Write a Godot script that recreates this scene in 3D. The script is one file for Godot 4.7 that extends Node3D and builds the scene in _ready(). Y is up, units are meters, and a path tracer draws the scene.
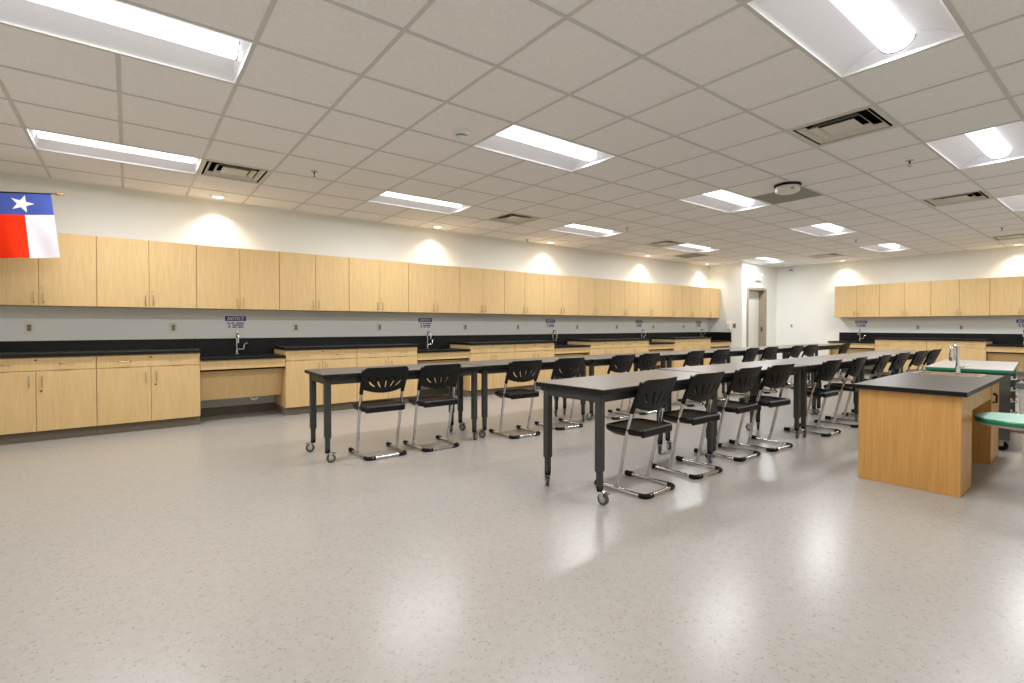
extends Node3D
# A school science classroom: maple cabinets, black counters, two rows of rolling lab tables.
# Metres. The camera stands at x = 0, z = 0; the long cabinet wall is at XL, the far wall at ZF.

const EYE := 1.13
const CEIL := 2.712
const XL := -7.27
const XR := 0.95
const ZF := -13.95
const ZR := 2.08
const XB := -6.36      # chase in the far left corner: its long face
const ZB := -12.13     # ... and its short face
const T := 0.6096      # ceiling module
const GX := -2.4825
const GZ := -1.1846
const TROFFER_ENERGY := 3.25
const SPOT_ENERGY := 0.95

var M := {}
var cache := {}
var used := {}
const ORD := ["first", "second", "third", "fourth", "fifth", "sixth", "seventh", "eighth", "ninth", "tenth", "eleventh", "twelfth", "thirteenth", "fourteenth", "fifteenth", "sixteenth"]


# ------------------------------------------------------------------ mesh building
class MB:
	var st := SurfaceTool.new()

	func _init():
		st.begin(Mesh.PRIMITIVE_TRIANGLES)

	func tri(a: Vector3, b: Vector3, c: Vector3, na: Vector3, nb: Vector3, nc: Vector3):
		var l := [[a, na], [b, nb], [c, nc]]
		if (c - a).cross(b - a).dot(na + nb + nc) < 0.0:
			l = [[a, na], [c, nc], [b, nb]]
		for e in l:
			st.set_normal(e[1])
			st.set_uv(Vector2(e[0].x, e[0].y))
			st.add_vertex(e[0])

	func quad(a: Vector3, b: Vector3, c: Vector3, d: Vector3, n: Vector3):
		tri(a, b, c, n, n, n)
		tri(a, c, d, n, n, n)

	func box(c: Vector3, s: Vector3, b := 0.0, xf := Transform3D.IDENTITY):
		var h := s * 0.5
		b = minf(b, minf(h.x, minf(h.y, h.z)) * 0.9)
		var bs := xf.basis
		for i in 3:
			var j := (i + 1) % 3
			var k := (i + 2) % 3
			for sg in [-1.0, 1.0]:
				var n := Vector3.ZERO
				n[i] = sg
				var q := []
				for e in [[-1, -1], [1, -1], [1, 1], [-1, 1]]:
					var p := Vector3.ZERO
					p[i] = sg * h[i]
					p[j] = e[0] * (h[j] - b)
					p[k] = e[1] * (h[k] - b)
					q.append(xf * (c + p))
				quad(q[0], q[1], q[2], q[3], (bs * n).normalized())
		if b <= 0.0:
			return
		for i in 3:
			var j := (i + 1) % 3
			var k := (i + 2) % 3
			for sj in [-1.0, 1.0]:
				for sk in [-1.0, 1.0]:
					var n := Vector3.ZERO
					n[j] = sj
					n[k] = sk
					var q := []
					for e in [[-1, 0], [1, 0], [1, 1], [-1, 1]]:
						var p := Vector3.ZERO
						p[i] = e[0] * (h[i] - b)
						p[j] = sj * (h[j] - (b if e[1] == 0 else 0.0))
						p[k] = sk * (h[k] - (0.0 if e[1] == 0 else b))
						q.append(xf * (c + p))
					quad(q[0], q[1], q[2], q[3], (bs * n).normalized())
		for sx in [-1.0, 1.0]:
			for sy in [-1.0, 1.0]:
				for sz in [-1.0, 1.0]:
					var s3 := Vector3(sx, sy, sz)
					var n := (bs * s3).normalized()
					tri(xf * (c + s3 * (h - Vector3(0, b, b))), xf * (c + s3 * (h - Vector3(b, 0, b))), xf * (c + s3 * (h - Vector3(b, b, 0))), n, n, n)

	func tube(pts: Array, r: float, sides := 8, caps := true):
		var up := Vector3(0.31, 0.9, 0.17)
		var rings := []
		var norms := []
		for i in pts.size():
			var a: Vector3 = pts[maxi(i - 1, 0)]
			var b: Vector3 = pts[mini(i + 1, pts.size() - 1)]
			var d := (b - a).normalized()
			if absf(d.dot(up)) > 0.95:
				up = Vector3(0.9, 0.1, 0.3)
			var u := d.cross(up).normalized()
			var w := u.cross(d).normalized()
			up = w
			var ring := []
			var nn := []
			for k in sides:
				var an := TAU * k / sides
				var n := u * cos(an) + w * sin(an)
				ring.append(pts[i] + n * r)
				nn.append(n)
			rings.append(ring)
			norms.append(nn)
		for i in pts.size() - 1:
			for k in sides:
				var l := (k + 1) % sides
				tri(rings[i][k], rings[i][l], rings[i + 1][l], norms[i][k], norms[i][l], norms[i + 1][l])
				tri(rings[i][k], rings[i + 1][l], rings[i + 1][k], norms[i][k], norms[i + 1][l], norms[i + 1][k])
		if caps:
			for e in [0, pts.size() - 1]:
				var d2: Vector3 = (pts[0] - pts[1] if e == 0 else pts[e] - pts[e - 1]).normalized()
				for k in sides:
					tri(pts[e], rings[e][k], rings[e][(k + 1) % sides], d2, d2, d2)

	# profile: [radius, height] pairs; turned about the local y axis
	func lathe(prof: Array, segs := 16, xf := Transform3D.IDENTITY):
		for i in prof.size() - 1:
			var p0 := Vector2(prof[i][0], prof[i][1])
			var p1 := Vector2(prof[i + 1][0], prof[i + 1][1])
			var e := (p1 - p0).normalized()
			var n2 := Vector2(e.y, -e.x)
			for k in segs:
				var a := TAU * k / segs
				var b := TAU * (k + 1) / segs
				var q := []
				for t in [[a, p0], [b, p0], [b, p1], [a, p1]]:
					q.append([xf * Vector3(cos(t[0]) * t[1].x, t[1].y, sin(t[0]) * t[1].x), xf.basis * Vector3(cos(t[0]) * n2.x, n2.y, sin(t[0]) * n2.x)])
				if p0.x > 0.00001:
					tri(q[0][0], q[1][0], q[2][0], q[0][1], q[1][1], q[2][1])
				if p1.x > 0.00001:
					tri(q[0][0], q[2][0], q[3][0], q[0][1], q[2][1], q[3][1])

	# rings of equal length, joined with flat-ish smooth normals from the ring centres
	func loft(rings: Array, cap_first := true, cap_last := true):
		var n: int = rings[0].size()
		for i in rings.size() - 1:
			for k in n:
				var l := (k + 1) % n
				var a: Vector3 = rings[i][k]
				var b: Vector3 = rings[i][l]
				var c: Vector3 = rings[i + 1][l]
				var d: Vector3 = rings[i + 1][k]
				var fn := (c - a).cross(b - a)
				if fn.length() < 1e-12:
					fn = (d - a).cross(c - a)
				fn = fn.normalized()
				tri(a, b, c, fn, fn, fn)
				tri(a, c, d, fn, fn, fn)
		for e in [[0, cap_first], [rings.size() - 1, cap_last]]:
			if e[1]:
				var ctr := Vector3.ZERO
				for p in rings[e[0]]:
					ctr += p
				ctr /= n
				for k in n:
					var a: Vector3 = rings[e[0]][k]
					var b: Vector3 = rings[e[0]][(k + 1) % n]
					var other: Vector3 = rings[1 if e[0] == 0 else e[0] - 1][0]
					var fn := (b - ctr).cross(a - ctr).normalized()
					if fn.dot(ctr - other) < 0:
						fn = -fn
					tri(ctr, a, b, fn, fn, fn)

	# a flat 2D outline given thickness along local z (0 .. -depth)
	func plate(poly: PackedVector2Array, depth: float, xf := Transform3D.IDENTITY):
		var idx := Geometry2D.triangulate_polygon(poly)
		var nf := xf.basis * Vector3(0, 0, 1)
		for i in range(0, idx.size(), 3):
			var q := []
			for k in 3:
				q.append(Vector3(poly[idx[i + k]].x, poly[idx[i + k]].y, 0))
			tri(xf * q[0], xf * q[1], xf * q[2], nf, nf, nf)
			var o := Vector3(0, 0, -depth)
			tri(xf * (q[0] + o), xf * (q[1] + o), xf * (q[2] + o), -nf, -nf, -nf)
		var cw := Geometry2D.is_polygon_clockwise(poly)
		for i in poly.size():
			var a := poly[i]
			var b := poly[(i + 1) % poly.size()]
			var e := (b - a).normalized()
			var n2 := Vector2(-e.y, e.x) if cw else Vector2(e.y, -e.x)
			quad(xf * Vector3(a.x, a.y, 0), xf * Vector3(b.x, b.y, 0), xf * Vector3(b.x, b.y, -depth), xf * Vector3(a.x, a.y, -depth), xf.basis * Vector3(n2.x, n2.y, 0))

	func done() -> ArrayMesh:
		return st.commit()


func bm(s: Vector3, b := 0.0) -> ArrayMesh:
	var key := "box %.4f %.4f %.4f %.4f" % [s.x, s.y, s.z, b]
	if not cache.has(key):
		var m := MB.new()
		m.box(Vector3.ZERO, s, b)
		cache[key] = m.done()
	return cache[key]


func made(key: String, build: Callable) -> ArrayMesh:
	if not cache.has(key):
		var m := MB.new()
		build.call(m)
		cache[key] = m.done()
	return cache[key]


func numbered(called: String) -> String:
	var n: int = used.get(called, 0)
	used[called] = n + 1
	return called if n == 0 else "%s_%03d" % [called, n]


func part(parent: Node, called: String, mesh: Mesh, mat: Material, at := Vector3.ZERO, rot := Vector3.ZERO) -> MeshInstance3D:
	var o := MeshInstance3D.new()
	o.name = called
	o.mesh = mesh
	o.material_override = mat
	o.position = at
	o.rotation = rot
	parent.add_child(o, true)
	return o


# box part given by its corners
func bar(parent: Node, called: String, a: Vector3, b: Vector3, mat: Material, bevel := 0.0) -> MeshInstance3D:
	return part(parent, called, bm((b - a).abs(), bevel), mat, (a + b) * 0.5)


func thing(called: String, label: String, category: String, at := Vector3.ZERO, turn := 0.0, group := "") -> Node3D:
	var o := Node3D.new()
	o.name = numbered(called)
	add_child(o)
	o.position = at
	o.rotation.y = turn
	o.set_meta("label", label)
	o.set_meta("category", category)
	if group:
		o.set_meta("group", group)
	return o


func structure(called: String, label := "") -> Node3D:
	var o := Node3D.new()
	o.name = called
	add_child(o)
	o.set_meta("kind", "structure")
	if label:
		o.set_meta("label", label)
		o.set_meta("category", called.split("_")[0])
	return o


# ------------------------------------------------------------------ materials
func mat(called: String, c: Color, rough := 0.5, metal := 0.0, spec := 0.5) -> StandardMaterial3D:
	var m := StandardMaterial3D.new()
	m.resource_name = called
	m.albedo_color = c
	m.roughness = rough
	m.metallic = metal
	m.metallic_specular = spec
	M[called] = m
	return m


func textured(m: StandardMaterial3D, im: Image, size: Vector3):
	m.albedo_texture = ImageTexture.create_from_image(im)
	m.uv1_triplanar = true
	m.uv1_world_triplanar = true
	m.uv1_scale = Vector3(1.0 / size.x, 1.0 / size.y, 1.0 / size.z)


func grain_image(dark: Color, light: Color, sd: int) -> Image:
	# vertical grain: noise drawn short and stretched tall, fine and coarse together
	var n := FastNoiseLite.new()
	n.seed = sd
	n.frequency = 0.09
	var fine := n.get_seamless_image(512, 64)
	fine.resize(512, 1024, Image.INTERPOLATE_CUBIC)
	n.frequency = 0.02
	n.seed = sd + 7
	var wide := n.get_seamless_image(512, 128)
	wide.resize(512, 1024, Image.INTERPOLATE_CUBIC)
	var im := Image.create(512, 1024, false, Image.FORMAT_RGB8)
	for y in 1024:
		for x in 512:
			var f := fine.get_pixel(x, y).r * 0.55 + wide.get_pixel(x, y).r * 0.45
			im.set_pixel(x, y, dark.lerp(light, clampf(f, 0, 1)))
	return im


func speckle_image(base: Color, flecks: Array, count: int, size: int, sd: int, long_min: float, long_max: float, mottle := 0.02) -> Image:
	var rng := RandomNumberGenerator.new()
	rng.seed = sd
	var n := FastNoiseLite.new()
	n.seed = sd
	n.frequency = 0.03
	var cloud := n.get_seamless_image(size, size)
	var im := Image.create(size, size, false, Image.FORMAT_RGB8)
	for y in size:
		for x in size:
			var k := 1.0 + (cloud.get_pixel(x, y).r - 0.5) * 2.0 * mottle
			im.set_pixel(x, y, Color(base.r * k, base.g * k, base.b * k))
	for i in count:
		var c: Color = flecks[rng.randi() % flecks.size()]
		var x0 := rng.randf() * size
		var y0 := rng.randf() * size
		var an := rng.randf() * TAU
		var ln := rng.randf_range(long_min, long_max)
		var wd := ln * rng.randf_range(0.18, 0.45)
		var d := Vector2(cos(an), sin(an))
		var e := Vector2(-d.y, d.x)
		var reach := int(ceil(ln * 0.5)) + 1
		for yy in range(-reach, reach + 1):
			for xx in range(-reach, reach + 1):
				var p := Vector2(xx, yy)
				var u := absf(p.dot(d)) / (ln * 0.5)
				var w := absf(p.dot(e)) / (wd * 0.5)
				if u * u + w * w < 1.0:
					im.set_pixel(posmod(int(x0) + xx, size), posmod(int(y0) + yy, size), c)
	return im


func materials():
	mat("wall paint", Color(0.915, 0.912, 0.880), 0.75, 0, 0.3)
	mat("ceiling tile", Color(0.965, 0.955, 0.945), 0.95, 0, 0.15)
	textured(M["ceiling tile"], speckle_image(Color(0.97, 0.97, 0.97), [Color(0.90, 0.90, 0.89), Color(1, 1, 1), Color(0.93, 0.92, 0.91)], 9000, 512, 5, 2, 5, 0.015), Vector3(0.7, 0.7, 0.7))
	mat("grid steel", Color(0.80, 0.79, 0.77), 0.55, 0, 0.4)
	mat("floor vinyl", Color(0.925, 0.908, 0.890), 0.25, 0, 0.32)
	textured(M["floor vinyl"], speckle_image(Color(0.705, 0.692, 0.670), [Color(0.645, 0.620, 0.588), Color(0.725, 0.714, 0.695), Color(0.615, 0.590, 0.562), Color(0.66, 0.632, 0.602), Color(0.722, 0.708, 0.685), Color(0.68, 0.669, 0.65)], 11000, 1024, 11, 3, 9, 0.02), Vector3(1.9, 1.9, 1.9))
	mat("maple laminate", Color(1, 1, 1), 0.42, 0, 0.4)
	textured(M["maple laminate"], grain_image(Color(0.798, 0.662, 0.448), Color(0.868, 0.745, 0.540), 3), Vector3(0.75, 1.9, 0.75))
	mat("maple edge", Color(0.62, 0.49, 0.31), 0.6, 0, 0.3)
	mat("oak veneer", Color(1, 1, 1), 0.38, 0, 0.45)
	textured(M["oak veneer"], grain_image(Color(0.735, 0.525, 0.265), Color(0.835, 0.640, 0.375), 21), Vector3(0.42, 2.4, 0.42))
	mat("black epoxy", Color(0.052, 0.053, 0.050), 0.42, 0, 0.36)
	mat("painted epoxy sheen", Color(0.205, 0.195, 0.188), 0.36, 0, 0.5)  # lighter copy of the black epoxy, its grazing reflection put into the colour
	mat("cove base", Color(0.47, 0.43, 0.365), 0.6, 0, 0.4)
	mat("nickel", Color(0.72, 0.69, 0.63), 0.32, 1.0)
	mat("chrome", Color(0.82, 0.82, 0.82), 0.14, 1.0)
	mat("lock", Color(0.34, 0.32, 0.28), 0.35, 1.0)
	mat("black plastic", Color(0.060, 0.062, 0.059), 0.42, 0, 0.38)
	mat("black rubber", Color(0.09, 0.09, 0.09), 0.7, 0, 0.3)
	mat("frame steel", Color(0.225, 0.230, 0.218), 0.45, 0, 0.4)
	mat("grey wheel", Color(0.30, 0.30, 0.29), 0.5)
	mat("hub grey", Color(0.68, 0.68, 0.67), 0.4)
	mat("table laminate", Color(1, 1, 1), 0.30, 0, 0.5)
	textured(M["table laminate"], speckle_image(Color(0.405, 0.380, 0.360), [Color(0.36, 0.335, 0.32), Color(0.44, 0.415, 0.395)], 5000, 512, 31, 2, 4, 0.02), Vector3(0.8, 0.8, 0.8))
	mat("table edge", Color(0.075, 0.073, 0.070), 0.5, 0, 0.35)
	mat("fixture white", Color(0.93, 0.93, 0.945), 0.5, 0, 0.4)
	mat("diffuser white", Color(0.84, 0.82, 0.775), 0.55, 0, 0.3)
	mat("duct black", Color(0.10, 0.10, 0.085), 0.9, 0, 0.1)
	mat("return grey", Color(0.60, 0.605, 0.56), 0.8, 0, 0.2)
	mat("rim grey", Color(0.42, 0.44, 0.44), 0.5)
	mat("plate almond", Color(0.88, 0.865, 0.82), 0.45)
	mat("outlet brown", Color(0.60, 0.53, 0.39), 0.5)
	mat("plastic white", Color(0.88, 0.88, 0.87), 0.4)
	mat("sign white", Color(0.90, 0.89, 0.90), 0.45)
	mat("sign blue", Color(0.145, 0.185, 0.42), 0.45)
	mat("sign print", Color(0.16, 0.16, 0.17), 0.6)
	mat("flag blue", Color(0.27, 0.325, 0.59), 0.8, 0, 0.2)
	mat("flag white", Color(0.885, 0.855, 0.87), 0.8, 0, 0.2)
	mat("flag red", Color(0.88, 0.19, 0.07), 0.8, 0, 0.2)
	mat("brass", Color(0.72, 0.58, 0.25), 0.3, 1.0)
	mat("frame taupe", Color(0.60, 0.54, 0.465), 0.5)
	mat("door pale", Color(0.85, 0.845, 0.81), 0.5)
	mat("stainless", Color(0.80, 0.80, 0.79), 0.25, 1.0)
	mat("bench top", Color(0.72, 0.70, 0.675), 0.35)
	mat("green edge", Color(0.055, 0.49, 0.315), 0.4)
	mat("green seat", Color(0.12, 0.55, 0.39), 0.28)
	mat("mint pad", Color(0.60, 0.80, 0.72), 0.35)  # seat green made paler to carry the reflection on its top
	mat("cart grey", Color(0.36, 0.365, 0.345), 0.5)
	mat("red plastic", Color(0.80, 0.13, 0.11), 0.4)
	mat("pvc white", Color(0.85, 0.85, 0.83), 0.35)
	mat("green lamp", Color(0.10, 0.62, 0.22), 0.4)
	var glow := mat("lens glow", Color(1, 1, 1), 0.5)
	glow.emission_enabled = true
	glow.emission = Color(1.0, 0.985, 1.0)
	glow.emission_energy_multiplier = 1.7
	var bulb := mat("bulb glow", Color(1, 1, 1), 0.5)
	bulb.emission_enabled = true
	bulb.emission = Color(1.0, 0.97, 0.90)
	bulb.emission_energy_multiplier = 3.0


# ------------------------------------------------------------------ scene
func _ready():
	var cam := Camera3D.new()
	cam.name = "camera"
	cam.projection = Camera3D.PROJECTION_FRUSTUM
	cam.near = 0.05
	cam.far = 60.0
	cam.size = 0.05 * 683.0 / 498.407
	cam.frustum_offset = Vector2(0, -0.05 * 7.714 / 498.407)
	cam.position = Vector3(0, EYE, 0)
	cam.rotation_degrees = Vector3(-0.9, 52.427, 0)
	add_child(cam)
	cam.current = true

	var we := WorldEnvironment.new()
	we.name = "environment"
	var env := Environment.new()
	env.background_mode = Environment.BG_COLOR
	env.background_color = Color(0.02, 0.02, 0.02)
	env.tonemap_mode = Environment.TONE_MAPPER_LINEAR
	env.tonemap_exposure = 1.17
	env.sdfgi_enabled = true
	env.ssao_enabled = true
	env.ssil_enabled = true
	we.environment = env
	add_child(we)

	materials()
	shell()
	ceiling()
	troffers()
	ceiling_fittings()
	wall_cabinets()
	base_run()
	lab_tables()
	chairs()
	island()
	mobile_bench()
	green_chair()
	storage_bin()
	wall_fittings()
	flag()


# ------------------------------------------------------------------ room shell
func shell():
	var f := structure("floor", "speckled beige vinyl floor with a glossy polish")
	bar(f, "vinyl_slab", Vector3(XL - 0.2, -0.2, ZF - 0.2), Vector3(XR + 0.2, 0, ZR + 0.2), M["floor vinyl"])
	var wp: Material = M["wall paint"]
	var hgt := CEIL + 0.25
	var w := structure("wall_left", "long off-white wall behind the maple cabinets")
	bar(w, "plaster", Vector3(XL - 0.2, 0, ZF - 0.2), Vector3(XL, hgt, ZR + 0.2), wp)
	w = structure("wall_far", "off-white far wall behind the shorter cabinet run")
	bar(w, "plaster", Vector3(XL, 0, ZF - 0.2), Vector3(XR + 0.2, hgt, ZF), wp)
	w = structure("wall_right", "plain off-white side wall")
	bar(w, "plaster", Vector3(XR, 0, ZF), Vector3(XR + 0.2, hgt, ZR + 0.2), wp)
	w = structure("wall_rear", "plain off-white rear wall holding the flag pole bracket")
	bar(w, "plaster", Vector3(XL, 0, ZR), Vector3(XR, hgt, ZR + 0.2), wp)
	# corner chase with the doorway
	w = structure("wall_corner", "off-white boxed-out corner with a doorway in its side")
	var z0 := -12.40
	var z1 := -13.33
	var th := 0.16
	bar(w, "end_face", Vector3(XL, 0, ZB - 0.12), Vector3(XB, hgt, ZB), wp)
	bar(w, "pier", Vector3(XB - th, 0, z0), Vector3(XB, hgt, ZB - 0.12), wp)
	bar(w, "pier", Vector3(XB - th, 0, ZF), Vector3(XB, hgt, z1), wp)
	bar(w, "header", Vector3(XB - th, 2.10, z1), Vector3(XB, hgt, z0), wp)
	var d := structure("door_1", "pale door set deep in a taupe steel frame")
	bar(d, "leaf", Vector3(XB - th - 0.045, 0.005, z1 + 0.02), Vector3(XB - th, 2.06, z0 - 0.02), M["door pale"], 0.003)
	var ft: Material = M["frame taupe"]
	bar(d, "jamb", Vector3(XB - th, 0, z0 - 0.045), Vector3(XB + 0.012, 2.10, z0 + 0.05), ft, 0.004)
	bar(d, "jamb", Vector3(XB - th, 0, z1 - 0.05), Vector3(XB + 0.012, 2.10, z1 + 0.03), ft, 0.004)
	bar(d, "head_jamb", Vector3(XB - th, 2.055, z1 + 0.03), Vector3(XB + 0.012, 2.12, z0 - 0.045), ft, 0.004)
	bar(d, "narrow_window", Vector3(XB - th - 0.01, 0.95, z0 - 0.125), Vector3(XB - th + 0.004, 1.62, z0 - 0.085), ft, 0.002)
	bar(d, "strike_plate", Vector3(XB - 0.10, 0.98, z1 + 0.03), Vector3(XB - 0.055, 1.10, z1 + 0.034), M["lock"])
	# cove base
	var b := structure("baseboard_left", "dark taupe cove base along the long wall")
	bar(b, "cove_strip", Vector3(XL, 0, ZB), Vector3(XL + 0.012, 0.10, ZR), M["cove base"], 0.003)
	b = structure("baseboard_far", "dark taupe cove base along the far wall")
	bar(b, "cove_strip", Vector3(XB, 0, ZF), Vector3(XR, 0.10, ZF + 0.012), M["cove base"], 0.003)
	b = structure("baseboard_right", "dark taupe cove base along the side wall")
	bar(b, "cove_strip", Vector3(XR - 0.012, 0, ZF + 0.012), Vector3(XR, 0.10, ZR), M["cove base"], 0.003)
	b = structure("baseboard_rear", "dark taupe cove base along the rear wall")
	bar(b, "cove_strip", Vector3(XL + 0.012, 0, ZR - 0.012), Vector3(XR - 0.012, 0.10, ZR), M["cove base"], 0.003)
	b = structure("baseboard_corner", "dark taupe cove base round the boxed-out corner")
	bar(b, "cove_strip", Vector3(XL + 0.012, 0, ZB), Vector3(XB + 0.012, 0.10, ZB + 0.012), M["cove base"], 0.003)
	bar(b, "cove_strip", Vector3(XB, 0, -12.352), Vector3(XB + 0.012, 0.10, ZB), M["cove base"], 0.003)
	bar(b, "cove_strip", Vector3(XB, 0, ZF + 0.012), Vector3(XB + 0.012, 0.10, -13.382), M["cove base"], 0.003)


# ------------------------------------------------------------------ ceiling
const ROWS := [5, 1, -3]
const COLS := [-3, 2, 7, 12, 17]
const VENTS := [[-1, 5], [5, 5], [11, 5], [5, -2], [11, -2], [18, -2], [18, 3]]
const RETURNS := [[8, 0], [14, 6]]


func troffer_at(u: int, v: int) -> int:
	for c in COLS:
		if v in ROWS and (u == c or u == c + 1):
			return c * 100 + v
	return 9999


func ceiling():
	var c := structure("ceiling", "suspended ceiling of off-white mineral tiles in a steel grid")
	bar(c, "slab", Vector3(XL - 0.2, CEIL + 0.25, ZF - 0.2), Vector3(XR + 0.2, CEIL + 0.45, ZR + 0.2), M["wall paint"])
	var taken := {}
	for e in VENTS + RETURNS:
		taken[Vector2i(e[0], e[1])] = true
	var cam: Camera3D = get_node("camera")
	var seen_tiles := []
	var rest := []
	for u in range(-6, 22):
		for v in range(-7, 9):
			if taken.has(Vector2i(u, v)) or troffer_at(u, v) != 9999:
				continue
			var xa := maxf(GX - T * (v + 1), XL)
			var xb := minf(GX - T * v, XR)
			var za := maxf(GZ - T * (u + 1), ZF)
			var zb := minf(GZ - T * u, ZR)
			if zb <= ZB + 0.01:
				xa = maxf(xa, XB)
			elif za < ZB and xa < XB:
				za = ZB if xb <= XB + 0.02 else za
			if xb - xa < 0.03 or zb - za < 0.03:
				continue
			var r := [xa, xb, za, zb, Vector2((xa + xb) / 2, (za + zb) / 2).length()]
			var rel := cam.global_basis.inverse() * Vector3((xa + xb) / 2, CEIL - EYE, (za + zb) / 2)
			var near := rel.z < -0.3 and absf(rel.x / rel.z) < 1.45 and absf(rel.y / rel.z) < 1.0
			(seen_tiles if near else rest).append(r)
	seen_tiles.sort_custom(func(a, b): return a[4] < b[4])
	while seen_tiles.size() > 290:
		rest.append(seen_tiles.pop_back())
	for r in seen_tiles:
		bar(c, "ceiling_tile", Vector3(r[0] + 0.004, CEIL, r[2] + 0.004), Vector3(r[1] - 0.004, CEIL + 0.016, r[3] - 0.004), M["ceiling tile"])
	var m := MB.new()
	for r in rest:
		m.box(Vector3((r[0] + r[1]) / 2, CEIL + 0.008, (r[2] + r[3]) / 2), Vector3(r[1] - r[0] - 0.008, 0.016, r[3] - r[2] - 0.008))
	var o := part(c, "outlying_tiles", m.done(), M["ceiling tile"])
	o.set_meta("kind", "stuff")
	# inverted tees: a flange 24 mm wide below the tiles
	var gs: Material = M["grid steel"]
	for v in range(-6, 9):
		var x := GX - T * v
		if x > XR or x < XL + 0.02:
			continue
		var za := ZF if x > XB else ZB
		bar(c, "grid_bar", Vector3(x - 0.012, CEIL - 0.005, za), Vector3(x + 0.012, CEIL + 0.03, ZR), gs, 0.001)
	for u in range(-5, 22):
		var z := GZ - T * u
		if z > ZR - 0.02 or z < ZF + 0.02:
			continue
		var stops := []
		var low := XL if z > ZB else XB
		var start := low
		for v in range(8, -8, -1):
			var xa := GX - T * (v + 1)
			if troffer_at(u - 1, v) != 9999 and troffer_at(u - 1, v) == troffer_at(u, v):
				stops.append([start, xa])
				start = xa + T
		stops.append([start, XR])
		for s in stops:
			if s[1] - s[0] > 0.03:
				bar(c, "grid_bar", Vector3(s[0] + 0.012, CEIL - 0.004, z - 0.012), Vector3(s[1] - 0.012, CEIL + 0.03, z + 0.012), gs, 0.001)
	# wall angle
	for a in [[Vector3(XL, CEIL - 0.006, ZB), Vector3(XL + 0.022, CEIL + 0.01, ZR)], [Vector3(XB, CEIL - 0.006, ZF), Vector3(XR, CEIL + 0.01, ZF + 0.022)], [Vector3(XL, CEIL - 0.006, ZB), Vector3(XB, CEIL + 0.01, ZB + 0.022)], [Vector3(XB, CEIL - 0.006, ZF), Vector3(XB + 0.022, CEIL + 0.01, ZB)]]:
		bar(c, "wall_angle", a[0], a[1], M["fixture white"], 0.001)


func troffers():
	var where := ["over the long wall's counters", "over the middle of the room", "over the wood-sided sink island side"]
	for ri in 3:
		for ci in 5:
			var v: int = ROWS[ri]
			var u: int = COLS[ci]
			var at := Vector3(GX - T * (v + 0.5), CEIL, GZ - T * (u + 1))
			var t := thing("ceiling_light", "%s ceiling troffer from the far wall in the row %s" % [ORD[4 - ci], where[ri]], "ceiling light", at, 0, "recessed troffers in three rows")
			troffer(t)


func troffer(t: Node3D):
	var hw := 0.294
	var hl := 0.598
	part(t, "housing", made("troffer housing", func(m: MB):
		m.box(Vector3(0, 0.125, 0), Vector3(0.60, 0.02, 1.21))
		for s in [-1, 1]:
			m.box(Vector3(s * 0.2985, 0.062, 0), Vector3(0.009, 0.125, 1.21))
			m.box(Vector3(0, 0.062, s * 0.6025), Vector3(0.60, 0.125, 0.009))), M["fixture white"])
	for s in [-1, 1]:
		part(t, "reflector_wing", made("troffer wing %d" % s, func(m: MB):
			var prev := []
			for k in 9:
				var f := k / 8.0
				var x: float = s * lerpf(hw, 0.084, f)
				var y := 0.003 + 0.088 * sin(f * PI / 2)
				var nx: float = s * -0.088 * (PI / 2) * cos(f * PI / 2) / 0.210
				var n := Vector3(nx, -1, 0).normalized()
				if prev:
					m.tri(Vector3(prev[0], prev[1], -hl), Vector3(x, y, -hl), Vector3(x, y, hl), prev[2], n, n)
					m.tri(Vector3(prev[0], prev[1], -hl), Vector3(x, y, hl), Vector3(prev[0], prev[1], hl), prev[2], n, prev[2])
				prev = [x, y, n]), M["fixture white"])
		part(t, "end_plate", made("troffer end %d" % s, func(m: MB):
			var n := Vector3(0, -0.5, -s).normalized()
			for k in 16:
				var xa := lerpf(-hw, hw, k / 16.0)
				var xb := lerpf(-hw, hw, (k + 1) / 16.0)
				var ya := 0.088 * sin(clampf((hw - absf(xa)) / 0.210, 0, 1) * PI / 2)
				var yb := 0.088 * sin(clampf((hw - absf(xb)) / 0.210, 0, 1) * PI / 2)
				m.quad(Vector3(xa, 0.002, s * hl), Vector3(xb, 0.002, s * hl), Vector3(xb, 0.003 + yb, s * (hl - yb * 0.4)), Vector3(xa, 0.003 + ya, s * (hl - ya * 0.4)), n)), M["fixture white"])
	var lens := part(t, "lens", made("troffer lens", func(m: MB):
		var prev := []
		for k in 13:
			var a := PI * k / 12.0
			var p := Vector3(-cos(a) * 0.086, 0.090 - sin(a) * 0.068, 0)
			var n := Vector3(-cos(a), -sin(a), 0)
			if prev:
				var e := Vector3(0, 0, 0.562)
				m.tri(prev[0] - e, p - e, p + e, prev[1], n, n)
				m.tri(prev[0] - e, p + e, prev[0] + e, prev[1], n, prev[1])
				for s in [-1, 1]:
					m.tri(Vector3(0, 0.09, 0) + e * s, p + e * s, prev[0] + e * s, Vector3(0, 0, s), Vector3(0, 0, s), Vector3(0, 0, s))
			prev = [p, n]), M["lens glow"])
	for s in [-1, 1]:
		part(lens, "lens_rim", made("troffer rim %d" % s, func(m: MB):
			var pts := []
			for k in 13:
				var a := PI * k / 12.0
				pts.append(Vector3(-cos(a) * 0.088, 0.090 - sin(a) * 0.070, s * 0.565))
			m.tube(pts, 0.003, 5)), M["rim grey"])
	var l := AreaLight3D.new()
	l.name = "lamp"
	l.area_size = Vector2(0.17, 1.12)
	l.light_energy = TROFFER_ENERGY
	l.light_color = Color(0.975, 0.985, 1.0)
	l.area_range = 30.0
	l.shadow_enabled = true
	l.position = Vector3(0, 0.014, 0)
	l.rotation.x = -PI / 2
	t.add_child(l)


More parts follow.
